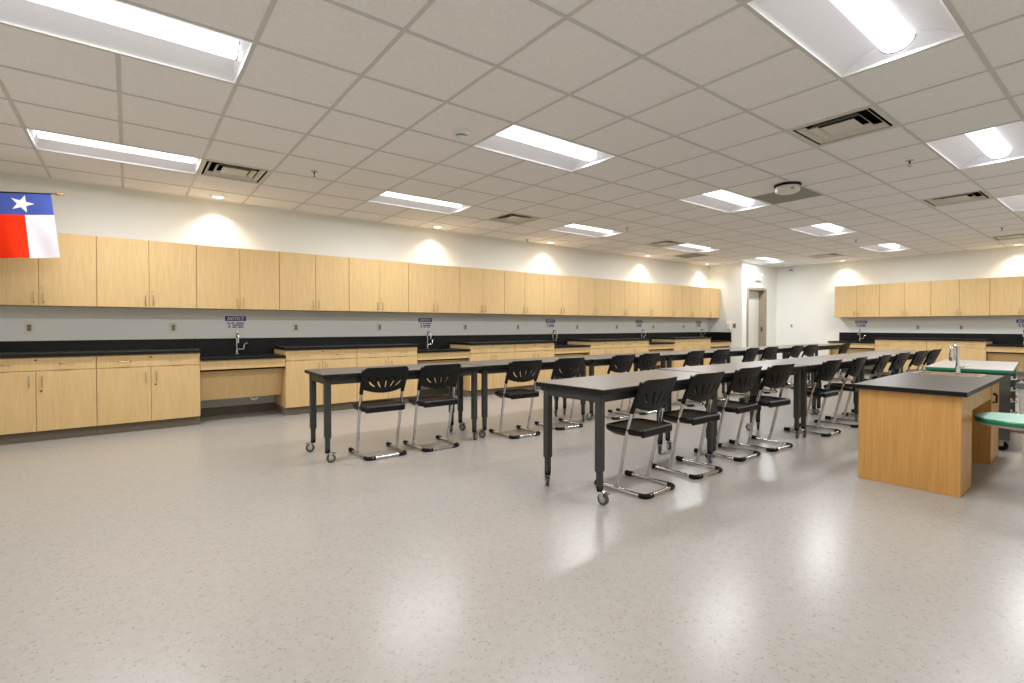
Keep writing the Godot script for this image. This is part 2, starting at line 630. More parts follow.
func ceiling_fittings():
	# air diffusers: a square frame with stepped louvres
	var vent_words := ["over the long wall's counters, nearest the flag", "over the long wall's counters, halfway along", "over the long wall's counters, nearest the doorway", "in front of the sink island, farthest from the far wall", "beside the sink island", "close to the far wall above its counter sink", "close to the far wall, in the middle"]
	for i in VENTS.size():
		var e: Array = VENTS[i]
		var t := thing("air_vent", "square louvred ceiling vent " + vent_words[i], "vent", Vector3(GX - T * (e[1] + 0.5), CEIL, GZ - T * (e[0] + 0.5)), 0, "louvred ceiling vents")
		vent(t)
	for i in RETURNS.size():
		var e: Array = RETURNS[i]
		var t := thing("return_grille", ["flat grey return panel beside the round white ceiling sensor", "flat grey return panel in the ceiling close to the long wall"][i], "grille", Vector3(GX - T * (e[1] + 0.5), CEIL, GZ - T * (e[0] + 0.5)))
		part(t, "panel", bm(Vector3(0.56, 0.010, 0.56), 0.003), M["return grey"], Vector3(0, 0.004, 0))
		for s in [-1, 1]:
			part(t, "frame_bar", bm(Vector3(0.60, 0.012, 0.022), 0.002), M["return grey"], Vector3(0, 0.006, s * 0.288))
			part(t, "frame_bar", bm(Vector3(0.022, 0.012, 0.55), 0.002), M["return grey"], Vector3(s * 0.288, 0.006, 0))
	# round sensor with a green lamp
	var s := thing("ceiling_sensor", "round white ceiling sensor with a small green lamp", "sensor", Vector3(-2.56, CEIL - 0.005, -5.86))
	part(s, "mounting_ring", made("sensor ring", func(m: MB): m.lathe([[0.0, -0.022], [0.125, -0.022], [0.135, -0.012], [0.135, 0.0], [0.0, 0.0]], 28)), M["black rubber"])
	part(s, "housing", made("sensor body", func(m: MB): m.lathe([[0.0, -0.092], [0.09, -0.089], [0.118, -0.076], [0.126, -0.05], [0.122, -0.022], [0.0, -0.022]], 28)), M["plate almond"])
	part(s, "indicator_lamp", bm(Vector3(0.035, 0.014, 0.02), 0.003), M["green lamp"], Vector3(0.086, -0.064, 0.082), Vector3(0, PI / 4, 0))
	# smoke detector
	s = thing("smoke_detector", "white round smoke detector with a red mark", "smoke detector", Vector3(-3.48, CEIL, -2.15))
	part(s, "base", made("smoke base", func(m: MB): m.lathe([[0.0, -0.012], [0.066, -0.012], [0.072, -0.004], [0.072, 0.0], [0.0, 0.0]], 24)), M["plastic white"])
	part(s, "chamber", made("smoke chamber", func(m: MB): m.lathe([[0.0, -0.058], [0.03, -0.055], [0.036, -0.045], [0.036, -0.035], [0.060, -0.030], [0.064, -0.012], [0.0, -0.012]], 24)), M["plastic white"])
	part(s, "sensing_slot", made("smoke slot", func(m: MB): m.lathe([[0.0375, -0.046], [0.0375, -0.036]], 24)), M["rim grey"])
	part(s, "red_mark", bm(Vector3(0.03, 0.004, 0.012), 0.001), M["red plastic"], Vector3(0.028, -0.0325, -0.038))
	# sprinklers
	var sp := [[Vector3(-5.29, CEIL, -1.52), "small ceiling sprinkler past the vent nearest the flag"], [Vector3(-5.26, CEIL, -6.39), "small ceiling sprinkler between two long-wall-side vents, midway along the room"], [Vector3(-1.48, CEIL, -5.94), "small ceiling sprinkler beside a troffer above the sink island"], [Vector3(-1.57, CEIL, -11.15), "small ceiling sprinkler before the far wall, near the far vent"], [Vector3(-3.42, CEIL, -10.59), "small ceiling sprinkler in the middle, between the last two middle troffers"], [Vector3(-7.07, CEIL, -5.79), "small sprinkler tight against the long wall above its cabinets"]]
	for e in sp:
		var t := thing("sprinkler", e[1], "sprinkler", e[0], 0, "ceiling sprinklers")
		part(t, "escutcheon", made("escutcheon", func(m: MB): m.lathe([[0.0, -0.006], [0.03, -0.006], [0.035, 0.0], [0.0, 0.0]], 18)), M["nickel"])
		part(t, "head", made("sprinkler head", func(m: MB):
			m.lathe([[0.0, -0.03], [0.008, -0.03], [0.008, -0.006], [0.0, -0.006]], 10)
			m.tube([Vector3(0.008, -0.03, 0), Vector3(0.012, -0.042, 0), Vector3(0.002, -0.054, 0)], 0.002, 5)
			m.tube([Vector3(-0.008, -0.03, 0), Vector3(-0.012, -0.042, 0), Vector3(-0.002, -0.054, 0)], 0.002, 5)), M["lock"])
		part(t, "deflector", made("deflector", func(m: MB): m.lathe([[0.0, -0.057], [0.014, -0.056], [0.014, -0.054], [0.0, -0.054]], 14)), M["lock"])
	# downlights that wash the walls
	var dl := []
	for i in 5:
		dl.append([Vector3(-7.06, CEIL, [-0.885, -3.93, -6.36, -9.29, -11.70][i]), "%s round downlight along the long wall, counted from the flag" % ORD[i]])
	dl.append([Vector3(-4.71, CEIL, ZF + 0.21), "round downlight over the far wall sink nearer the doorway"])
	dl.append([Vector3(-1.70, CEIL, ZF + 0.21), "round downlight over the far wall sink beyond the island"])
	for e in dl:
		var t := thing("downlight", e[1], "downlight", e[0], 0, "wall-washing downlights")
		part(t, "trim_ring", made("downlight ring", func(m: MB): m.lathe([[0.062, -0.002], [0.066, -0.008], [0.088, -0.006], [0.090, 0.0], [0.062, 0.0], [0.062, -0.002]], 28)), M["fixture white"])
		part(t, "bulb", made("downlight bulb", func(m: MB): m.lathe([[0.0, -0.004], [0.03, -0.0035], [0.060, 0.0], [0.060, 0.004], [0.0, 0.004]], 24)), M["bulb glow"])
		var l := SpotLight3D.new()
		l.name = "beam"
		l.light_energy = SPOT_ENERGY
		l.light_color = Color(1.0, 0.985, 0.96)
		l.spot_range = 30.0
		l.spot_angle = 58.0
		l.spot_angle_attenuation = 1.0
		l.light_size = 0.04
		l.shadow_enabled = true
		l.position = Vector3(0, -0.012, 0)
		l.rotation.x = -PI / 2
		t.add_child(l)


func vent(t: Node3D):
	part(t, "duct", made("vent duct", func(m: MB):
		m.box(Vector3(0, 0.11, 0), Vector3(0.58, 0.01, 0.58))
		for s in [-1, 1]:
			m.box(Vector3(s * 0.285, 0.055, 0), Vector3(0.01, 0.10, 0.58))
			m.box(Vector3(0, 0.055, s * 0.285), Vector3(0.58, 0.10, 0.01))), M["duct black"])
	for s in [-1, 1]:
		part(t, "frame_bar", bm(Vector3(0.600, 0.008, 0.03), 0.002), M["diffuser white"], Vector3(0, 0.0, s * 0.283))
		part(t, "frame_bar", bm(Vector3(0.03, 0.008, 0.536), 0.002), M["diffuser white"], Vector3(s * 0.283, 0.0, 0))
	for k in 2:
		var lo: float = [0.248, 0.180][k]
		part(t, "louvre", made("louvre %d" % k, func(m: MB):
			var hi := lo - 0.034
			for q in 4:
				var b := Basis(Vector3.UP, q * PI / 2)
				for th in [0.0, 0.003]:
					m.quad(b * Vector3(-lo, -0.002 + th, lo), b * Vector3(lo, -0.002 + th, lo), b * Vector3(hi, 0.030 + th, hi), b * Vector3(-hi, 0.030 + th, hi), b * Vector3(0, -0.8 if th == 0.0 else 0.8, -0.6 if th == 0.0 else 0.6).normalized())), M["diffuser white"])
	part(t, "centre_panel", bm(Vector3(0.235, 0.008, 0.235), 0.003), M["diffuser white"], Vector3(0, 0.006, 0))


# ------------------------------------------------------------------ cabinets
# the run along the long wall, edges in local x (0 at ZR, growing away from the flag); 's' marks a sink bay
func left_edges() -> Array:
	var z := [2.075, 1.172, 0.265, -0.642, -1.549, -2.456, -3.363, -4.270, -5.177, -6.084, -6.991, -7.898, -8.805, -9.712, -10.457, -11.202, -12.12]
	return z


const LEFT_SINKS := [3, 6, 9, 12, 15]


func far_edges() -> Array:
	var x := []
	for i in 7:
		x.append(-4.835 + 0.92 * i if i < 6 else XR - 0.01)
	return x


const FAR_SINKS := [0, 3]


func pull(parent: Node, at: Vector3, upright: bool, y_len := 0.10):
	# a bow pull standing 25 mm off the front
	var h := y_len / 2
	part(parent, "handle", made("pull %.3f" % y_len, func(m: MB):
		m.tube([Vector3(0, -h, 0), Vector3(0, -h, 0.018), Vector3(0, -h + 0.010, 0.026), Vector3(0, h - 0.010, 0.026), Vector3(0, h, 0.018), Vector3(0, h, 0)], 0.0045, 7)), M["nickel"], at, Vector3(0, 0, 0) if upright else Vector3(0, 0, PI / 2))


func lock(parent: Node, at: Vector3, face := "lock"):
	part(parent, "lock", made("cam lock", func(m: MB): m.lathe([[0.0, 0.0], [0.009, 0.0], [0.0085, 0.004], [0.0, 0.0045]], 12, Transform3D(Basis(Vector3.RIGHT, PI / 2), Vector3.ZERO))), M[face], at)


func wall_cabinets():
	var z := left_edges()
	for i in z.size() - 1:
		var t := thing("wall_cabinet", "%s maple two-door wall cabinet along the long wall, counted from the flag end" % ORD[i], "cabinet", Vector3(XL + 0.002, 1.335, z[i]), PI / 2, "maple wall cabinets on the long wall")
		wall_cabinet(t, z[i] - z[i + 1], i % 4 != 3)
	var x := far_edges()
	for i in x.size() - 1:
		var t := thing("wall_cabinet", "%s maple two-door wall cabinet on the far wall, counted from the doorway side" % ORD[i], "cabinet", Vector3(x[i], 1.335, ZF + 0.002), 0, "maple wall cabinets on the far wall")
		wall_cabinet(t, x[i + 1] - x[i], i != 0)


func wall_cabinet(t: Node3D, w: float, keyed: bool):
	var ml: Material = M["maple laminate"]
	var hgt := 0.757
	bar(t, "body", Vector3(0, 0, 0), Vector3(w, hgt, 0.308), ml, 0.001)
	for s in 2:
		var x0 := 0.003 if s == 0 else w / 2 + 0.0018
		var x1 := w / 2 - 0.0018 if s == 0 else w - 0.003
		var d := bar(t, "door", Vector3(x0, 0.003, 0.310), Vector3(x1, hgt - 0.002, 0.330), ml, 0.002)
		var inner := (x1 - x0) / 2 - 0.035
		pull(d, Vector3(inner if s == 0 else -inner, -hgt / 2 + 0.085, 0.010), true)
		if s == 1 and keyed:
			lock(d, Vector3(-inner - 0.010, -hgt / 2 + 0.185, 0.010), "nickel")


func base_cabinet(t: Node3D, w: float):
	var ml: Material = M["maple laminate"]
	bar(t, "toe_kick", Vector3(0.001, 0, 0.013), Vector3(w - 0.001, 0.10, 0.545), M["cove base"])
	bar(t, "body", Vector3(0, 0.10, 0.0), Vector3(w, 0.83, 0.598), ml, 0.001)
	var dr := bar(t, "drawer", Vector3(0.003, 0.694, 0.60), Vector3(w - 0.003, 0.820, 0.62), ml, 0.002)
	for s in [-1, 1]:
		pull(dr, Vector3(s * w * 0.25, 0.0, 0.010), false)
	lock(dr, Vector3(0, 0.038, 0.010))
	for s in 2:
		var x0 := 0.003 if s == 0 else w / 2 + 0.0018
		var x1 := w / 2 - 0.0018 if s == 0 else w - 0.003
		var d := bar(t, "door", Vector3(x0, 0.103, 0.60), Vector3(x1, 0.689, 0.62), ml, 0.002)
		var inner := (x1 - x0) / 2 - 0.045
		pull(d, Vector3(inner if s == 0 else -inner, 0.195, 0.010), true)
		if s == 1:
			lock(d, Vector3(-inner - 0.008, 0.10, 0.010))


func sink_cabinet(t: Node3D, w: float):
	var ml: Material = M["maple laminate"]
	bar(t, "apron", Vector3(0.002, 0.625, 0.598), Vector3(w - 0.002, 0.733, 0.62), ml, 0.002)
	bar(t, "apron_rail", Vector3(0.002, 0.605, 0.50), Vector3(w - 0.002, 0.6245, 0.597), M["black rubber"], 0.001)
	# knee panel sloping back towards the wall
	part(t, "knee_panel", made("knee panel %.3f" % w, func(m: MB):
		var top := Vector3(0, 0.60, 0.485)
		var low := Vector3(0, 0.25, 0.375)
		var along := top - low
		var xf := Transform3D(Basis(Vector3.RIGHT, atan2(along.z, along.y)), (top + low) * 0.5 + Vector3(w / 2, 0, 0))
		m.box(Vector3.ZERO, Vector3(w - 0.006, along.length(), 0.018), 0.002, xf)), ml)


func frame_slab(m: MB, x0: float, x1: float, z0: float, z1: float, y0: float, y1: float, hx0: float, hx1: float, hz0: float, hz1: float):
	var yc := (y0 + y1) / 2
	var yh := y1 - y0
	m.box(Vector3((x0 + x1) / 2, yc, (z0 + hz0) / 2), Vector3(x1 - x0, yh, hz0 - z0), 0.0)
	m.box(Vector3((x0 + x1) / 2, yc, (hz1 + z1) / 2), Vector3(x1 - x0, yh, z1 - hz1), 0.0)
	m.box(Vector3((x0 + hx0) / 2, yc, (hz0 + hz1) / 2), Vector3(hx0 - x0, yh, hz1 - hz0), 0.0)
	m.box(Vector3((hx1 + x1) / 2, yc, (hz0 + hz1) / 2), Vector3(x1 - hx1, yh, hz1 - hz0), 0.0)


func basin(m: MB, x0: float, x1: float, z0: float, z1: float, top: float, deep: float):
	var th := 0.012
	m.box(Vector3((x0 + x1) / 2, top - deep, (z0 + z1) / 2), Vector3(x1 - x0, th, z1 - z0))
	for s in [x0, x1]:
		m.box(Vector3(s, top - deep / 2, (z0 + z1) / 2), Vector3(th, deep, z1 - z0 + th))
	for s in [z0, z1]:
		m.box(Vector3((x0 + x1) / 2, top - deep / 2, s), Vector3(x1 - x0, deep, th))


func sink_counter(t: Node3D, w: float, has_left: bool, has_right: bool):
	var bk: Material = M["black epoxy"]
	var xl := 0.0 if has_left else -0.03
	part(t, "worktop", made("sink top %.3f %s" % [w, has_left], func(m: MB):
		frame_slab(m, xl + 0.001, w - 0.001, 0.018, 0.65, 0.735, 0.765, w / 2 - 0.20, w / 2 + 0.20, 0.14, 0.44)), bk)
	part(t, "basin", made("sink basin %.3f" % w, func(m: MB): basin(m, w / 2 - 0.21, w / 2 + 0.21, 0.13, 0.45, 0.7345, 0.125)), bk)
	bar(t, "backsplash", Vector3(0.001, 0.735, 0.0), Vector3(w - 0.001, 0.972, 0.018), bk, 0.002)
	part(t, "waste_pipe", made("waste pipe %.3f" % w, func(m: MB):
		var c := w / 2
		m.tube([Vector3(c, 0.60, 0.30), Vector3(c, 0.42, 0.30), Vector3(c + 0.02, 0.38, 0.30), Vector3(c + 0.10, 0.34, 0.30), Vector3(c + 0.115, 0.31, 0.30), Vector3(c + 0.115, 0.25, 0.30), Vector3(c + 0.125, 0.222, 0.30), Vector3(c + 0.155, 0.208, 0.30), Vector3(c + 0.185, 0.222, 0.30), Vector3(c + 0.195, 0.25, 0.30), Vector3(c + 0.195, 0.30, 0.30), Vector3(c + 0.195, 0.33, 0.27), Vector3(c + 0.195, 0.335, 0.0)], 0.021, 12)), M["pvc white"])
	if not has_right:
		bar(t, "side_splash", Vector3(w - 0.018, 0.766, 0.019), Vector3(w, 0.972, 0.64), bk, 0.002)


func faucet(t: Node3D):
	var ch: Material = M["chrome"]
	part(t, "base", made("faucet base", func(m: MB): m.lathe([[0.0, 0.0], [0.026, 0.0], [0.026, 0.008], [0.016, 0.022], [0.013, 0.06], [0.0, 0.06]], 16)), ch)
	part(t, "spout", made("faucet spout", func(m: MB):
		var pts := [Vector3(0, 0.05, 0), Vector3(0, 0.20, 0)]
		for k in 9:
			var a := PI * k / 8.0
			pts.append(Vector3(0, 0.215 + 0.055 * sin(a), 0.055 - 0.055 * cos(a)))
		pts.append(Vector3(0, 0.17, 0.11))
		m.tube(pts, 0.0095, 10)
		m.lathe([[0.0, 0.155], [0.012, 0.155], [0.012, 0.175], [0.0, 0.175]], 10, Transform3D(Basis(), Vector3(0, 0, 0.11)))), ch)
	part(t, "lever", made("faucet lever", func(m: MB):
		m.tube([Vector3(0, 0.065, 0), Vector3(0.075, 0.065, 0.0), Vector3(0.082, 0.072, 0), Vector3(0.084, 0.12, 0), Vector3(0.098, 0.138, 0), Vector3(0.125, 0.142, 0)], 0.0085, 8)
		m.lathe([[0.0, -0.02], [0.016, -0.02], [0.016, 0.02], [0.0, 0.02]], 12, Transform3D(Basis(Vector3.BACK, PI / 2), Vector3(0.03, 0.065, 0)))), ch)
	part(t, "vacuum_breaker", made("faucet breaker", func(m: MB): m.lathe([[0.0, 0.262], [0.013, 0.262], [0.018, 0.280], [0.013, 0.290], [0.0, 0.292]], 12, Transform3D(Basis(), Vector3(0, 0, 0.02)))), ch)


func worktop(t: Node3D, w: float):
	bar(t, "slab", Vector3(-0.012, 0.8302, 0.0187), Vector3(w + 0.012, 0.862, 0.652), M["black epoxy"], 0.004)
	bar(t, "backsplash", Vector3(0.001, 0.8302, 0.0), Vector3(w - 0.001, 0.972, 0.0183), M["black epoxy"], 0.002)


func base_run():
	run_of(left_edges(), LEFT_SINKS, true)
	run_of(far_edges(), FAR_SINKS, false)


func run_of(e: Array, sinks: Array, left: bool):
	var wall := "long wall" if left else "far wall"
	var end := "flag end" if left else "doorway side"
	var turn := PI / 2 if left else 0.0
	var nb := 0
	var ns := 0
	var nw := 0
	var block := -1
	for i in e.size():
		var here := Vector3(XL + 0.002, 0, e[i]) if left else Vector3(e[i], 0, ZF + 0.002)
		var sink := i in sinks
		if i == e.size() - 1 or sink:
			if block >= 0:
				var w := absf(e[i] - e[block])
				var from := Vector3(XL + 0.002, 0, e[block]) if left else Vector3(e[block], 0, ZF + 0.002)
				var t := thing("countertop", "%s raised black epoxy countertop along the %s, counted from the %s" % [ORD[nw], wall, end], "countertop", from, turn, "raised black countertops on the " + wall)
				worktop(t, w)
				nw += 1
			block = -1
			if i == e.size() - 1:
				break
		elif block < 0:
			block = i
		var w := absf(e[i + 1] - e[i])
		if sink:
			var t := thing("sink_cabinet", "%s open maple sink bay along the %s, counted from the %s" % [ORD[ns], wall, end], "cabinet", here, turn, "maple sink bays on the " + wall)
			sink_cabinet(t, w)
			if i == 0:
				bar(t, "end_panel", Vector3(-0.018, 0.10, 0.0), Vector3(0.0, 0.7343, 0.60), M["maple laminate"], 0.002)
				bar(t, "toe_kick", Vector3(-0.018, 0.0, 0.013), Vector3(0.0, 0.10, 0.545), M["cove base"])
			t = thing("sink_counter", "%s low black sink counter along the %s, counted from the %s" % [ORD[ns], wall, end], "sink", here, turn, "low black sink counters on the " + wall)
			sink_counter(t, w, i != 0, not (left and i == e.size() - 2))
			var off := Vector3(w / 2, 0.7655, 0.075)
			t = thing("faucet", "chrome faucet at the %s sink on the %s, counted from the %s" % [ORD[ns], wall, end], "faucet", here + Basis(Vector3.UP, turn) * off, turn, "chrome faucets on the " + wall)
			faucet(t)
			t = thing("notice_sign", "NOTICE sign over the %s sink on the %s, counted from the %s" % [ORD[ns], wall, end], "sign", here + Basis(Vector3.UP, turn) * Vector3(w / 2 + 0.0, 1.175, 0.0), turn, "NOTICE signs on the " + wall)
			notice(t)
			ns += 1
		else:
			var t := thing("base_cabinet", "%s maple base cabinet with drawer along the %s, counted from the %s" % [ORD[nb], wall, end], "cabinet", here, turn, "maple base cabinets on the " + wall)
			base_cabinet(t, w)
			nb += 1


func notice(t: Node3D):
	bar(t, "panel", Vector3(-0.125, -0.087, 0.0), Vector3(0.125, 0.087, 0.003), M["sign white"], 0.001)
	var hd := bar(t, "header_band", Vector3(-0.119, 0.018, 0.003), Vector3(0.119, 0.081, 0.0042), M["sign blue"])
	if not cache.has("notice text"):
		var f := SystemFont.new()
		f.font_names = PackedStringArray(["Droid Sans"])
		f.font_weight = 700
		var tm := TextMesh.new()
		tm.text = "NOTICE"
		tm.font = f
		tm.font_size = 32
		tm.pixel_size = 0.00152
		tm.depth = 0.0012
		tm.curve_step = 2.0
		cache["notice text"] = tm
	var o := part(hd, "lettering", cache["notice text"], M["sign white"])
	o.transform = Transform3D(Basis(Vector3(1.08, 0, 0), Vector3(0.22, 1.15, 0), Vector3(0, 0, 1)), Vector3(0, 0, 0.0012))
	# three lines of small print, too fine to read in the photograph
	for l in [[-0.008, [[-0.098, -0.066], [-0.052, -0.014], [0.004, 0.098]]], [-0.034, [[-0.085, -0.058], [-0.040, 0.090]]], [-0.060, [[-0.085, -0.058], [-0.040, 0.012], [0.026, 0.088]]]]:
		for wd in l[1]:
			bar(t, "print_line", Vector3(wd[0], l[0] - 0.0075, 0.003), Vector3(wd[1], l[0] + 0.0075, 0.0036), M["sign print"])


# ------------------------------------------------------------------ tables and chairs
const TABLE_H := 0.737


func lab_tables():
	for i in 7:
		var t := thing("lab_table", "%s rolling lab table of the row nearer the long wall, counted from the flag end" % ORD[i], "table", Vector3(-4.378, 0, -1.992 - 1.553 * i - (0.012 if i == 0 else 0.0)), -0.035 if i == 0 else 0.0, "rolling lab tables in the row nearer the long wall")
		lab_table(t, i * 17 + 3)
	for i in 5:
		var t := thing("lab_table", "%s rolling lab table of the row nearer the sink island, counted from the flag end" % ORD[i], "table", Vector3([-2.428, -2.475, -2.430, -2.425, -2.430][i], 0, [-3.050, -4.607, -6.152, -7.692, -9.232][i]), [0.058, -0.052, -0.01, 0.012, 0.0][i], "rolling lab tables in the row nearer the sink island")
		lab_table(t, i * 29 + 11)


func lab_table(t: Node3D, sd: int):
	var rng := RandomNumberGenerator.new()
	rng.seed = sd
	var w := 0.61
	var l := 1.518
	var top := part(t, "tabletop", bm(Vector3(w, 0.004, l), 0.0015), M["table laminate"], Vector3(0, TABLE_H - 0.002, 0))
	part(top, "edge_band", bm(Vector3(w, 0.027, l), 0.003), M["table edge"], Vector3(0, -0.0155, 0))
	var fs: Material = M["frame steel"]
	var y0 := TABLE_H - 0.031
	for s in [-1, 1]:
		bar(t, "apron_rail", Vector3(s * 0.236 - 0.012, y0 - 0.060, -0.675), Vector3(s * 0.236 + 0.012, y0, 0.675), fs, 0.002)
		bar(t, "apron_rail", Vector3(-0.205, y0 - 0.060, s * 0.712 - 0.012), Vector3(0.205, y0, s * 0.712 + 0.012), fs, 0.002)
	for sx in [-1, 1]:
		for sz in [-1, 1]:
			var at := Vector3(sx * 0.232, 0, sz * 0.705)
			var leg := part(t, "leg", made("table leg", func(m: MB):
				m.box(Vector3(0, 0.455, 0), Vector3(0.052, 0.502, 0.052), 0.008)
				m.box(Vector3(0, 0.160, 0), Vector3(0.038, 0.13, 0.038), 0.006)), fs, at)
			part(leg, "collar", made("leg collar", func(m: MB): m.lathe([[0.0, 0.082], [0.017, 0.082], [0.021, 0.090], [0.021, 0.114], [0.0, 0.114]], 14)), M["black rubber"])
			var ca := Node3D.new()
			ca.name = "caster"
			t.add_child(ca, true)
			ca.position = at
			ca.rotation.y = rng.randf() * TAU
			part(ca, "fork", made("caster fork", func(m: MB):
				m.box(Vector3(0.008, 0.079, 0), Vector3(0.05, 0.006, 0.044), 0.002)
				for s in [-1, 1]:
					m.box(Vector3(0.022, 0.058, s * 0.019), Vector3(0.026, 0.05, 0.003), 0.001)), M["stainless"])
			part(ca, "wheel", made("caster wheel", func(m: MB):
				m.lathe([[0.0, -0.012], [0.028, -0.012], [0.0375, -0.008], [0.0375, 0.008], [0.028, 0.012], [0.0, 0.012]], 20, Transform3D(Basis(Vector3.RIGHT, PI / 2), Vector3(0.026, 0.0375, 0)))), M["grey wheel"])
			part(ca, "hub", made("caster hub", func(m: MB):
				m.lathe([[0.0, -0.0145], [0.018, -0.0145], [0.022, -0.011], [0.022, 0.011], [0.018, 0.0145], [0.0, 0.0145]], 16, Transform3D(Basis(Vector3.RIGHT, PI / 2), Vector3(0.026, 0.0375, 0)))), M["hub grey"])
			part(ca, "brake_lever", bm(Vector3(0.03, 0.005, 0.03), 0.001), M["cart grey"], Vector3(0.052, 0.078, 0), Vector3(0, 0, -0.2))


func back_field(x: float, y: float) -> float:
	# signed distance to the outline of the backrest (x across, y up from its lower middle), slots cut out; negative inside
	var hw := 0.186 + 0.020 * clampf(y / 0.24, 0, 1)
	var low := 0.040 * pow(absf(x) / 0.19, 2.0)
	var q := Vector2(absf(x) - (hw - 0.045), (y - 0.235) + 0.045)
	var corner := Vector2(maxf(q.x, 0), maxf(q.y, 0)).length() + minf(maxf(q.x, q.y), 0) - 0.045
	var d := maxf(corner, low - y)
	for s in SLOTS:
		var a := Vector2(s[0], s[1])
		var b := Vector2(s[2], s[3])
		var p := Vector2(x, y)
		var f := clampf((p - a).dot(b - a) / (b - a).length_squared(), 0, 1)
		var bow: Vector2 = (b - a).orthogonal().normalized() * sin(f * PI) * s[4]
		d = maxf(d, lerpf(0.0055, 0.0085, f) - (p - (a.lerp(b, f) + bow)).length())
	return d


const SLOTS := [[-0.095, 0.062, -0.150, 0.135, -0.010], [-0.044, 0.055, -0.075, 0.140, -0.007], [0.0, 0.052, 0.0, 0.140, 0.0], [0.044, 0.055, 0.075, 0.140, 0.007], [0.095, 0.062, 0.150, 0.135, 0.010]]


func back_point(x: float, y: float, off: float) -> Vector3:
	# chair frame: forward is -x, across is z, the back leans to +x
	var bow := 0.032 * (1.0 - pow(x / 0.2, 2.0))
	return Vector3(-0.098 + 0.40 * (y / 1.0) + bow + off, 0.555 + y * 0.96, x)


func chair_back(m: MB):
	var nx := 60
	var ny := 38
	var x0 := -0.215
	var y0 := -0.01
	var dx := 0.43 / nx
	var dy := 0.26 / ny
	var val := []
	for j in ny + 1:
		var row := []
		for i in nx + 1:
			row.append(back_field(x0 + i * dx, y0 + j * dy))
		val.append(row)
	var th := 0.007
	var nrm := func(x: float) -> Vector3: return Vector3(1.0, -0.40, 1.6 * x).normalized()
	for j in ny:
		for i in nx:
			var c := [[i, j], [i + 1, j], [i + 1, j + 1], [i, j + 1]]
			var poly := []
			var cut := []
			for k in 4:
				var a: Array = c[k]
				var b: Array = c[(k + 1) % 4]
				var va: float = val[a[1]][a[0]]
				var vb: float = val[b[1]][b[0]]
				var pa := Vector2(x0 + a[0] * dx, y0 + a[1] * dy)
				var pb := Vector2(x0 + b[0] * dx, y0 + b[1] * dy)
				if va < 0:
					poly.append(pa)
				if (va < 0) != (vb < 0):
					var e := pa.lerp(pb, va / (va - vb))
					poly.append(e)
					cut.append(e)
			for k in range(1, poly.size() - 1):
				for s in [1.0, -1.0]:
					var q := []
					var n := []
					for p in [poly[0], poly[k], poly[k + 1]]:
						q.append(back_point(p.x, p.y, s * th))
						n.append(nrm.call(p.x) * s)
					m.tri(q[0], q[1], q[2], n[0], n[1], n[2])
			if cut.size() == 2:
				var mid: Vector2 = (cut[0] + cut[1]) / 2
				var g := Vector2(back_field(mid.x + 0.001, mid.y) - back_field(mid.x - 0.001, mid.y), back_field(mid.x, mid.y + 0.001) - back_field(mid.x, mid.y - 0.001)).normalized()
				m.quad(back_point(cut[0].x, cut[0].y, th), back_point(cut[1].x, cut[1].y, th), back_point(cut[1].x, cut[1].y, -th), back_point(cut[0].x, cut[0].y, -th), Vector3(0, g.y, g.x))


func rounded(hx: float, hz: float, r: float, y: float, cx: float, sag := 0.0) -> Array:
	var ring := []
	for q in 4:
		for k in 5:
			var a := PI / 2 * (q + k / 4.0)
			var sx := 1.0 if q == 0 or q == 3 else -1.0
			var sz := 1.0 if q < 2 else -1.0
			ring.append(Vector3(cx + sx * (hx - r) + r * cos(a), y + sag, sz * (hz - r) + r * sin(a)))
	return ring


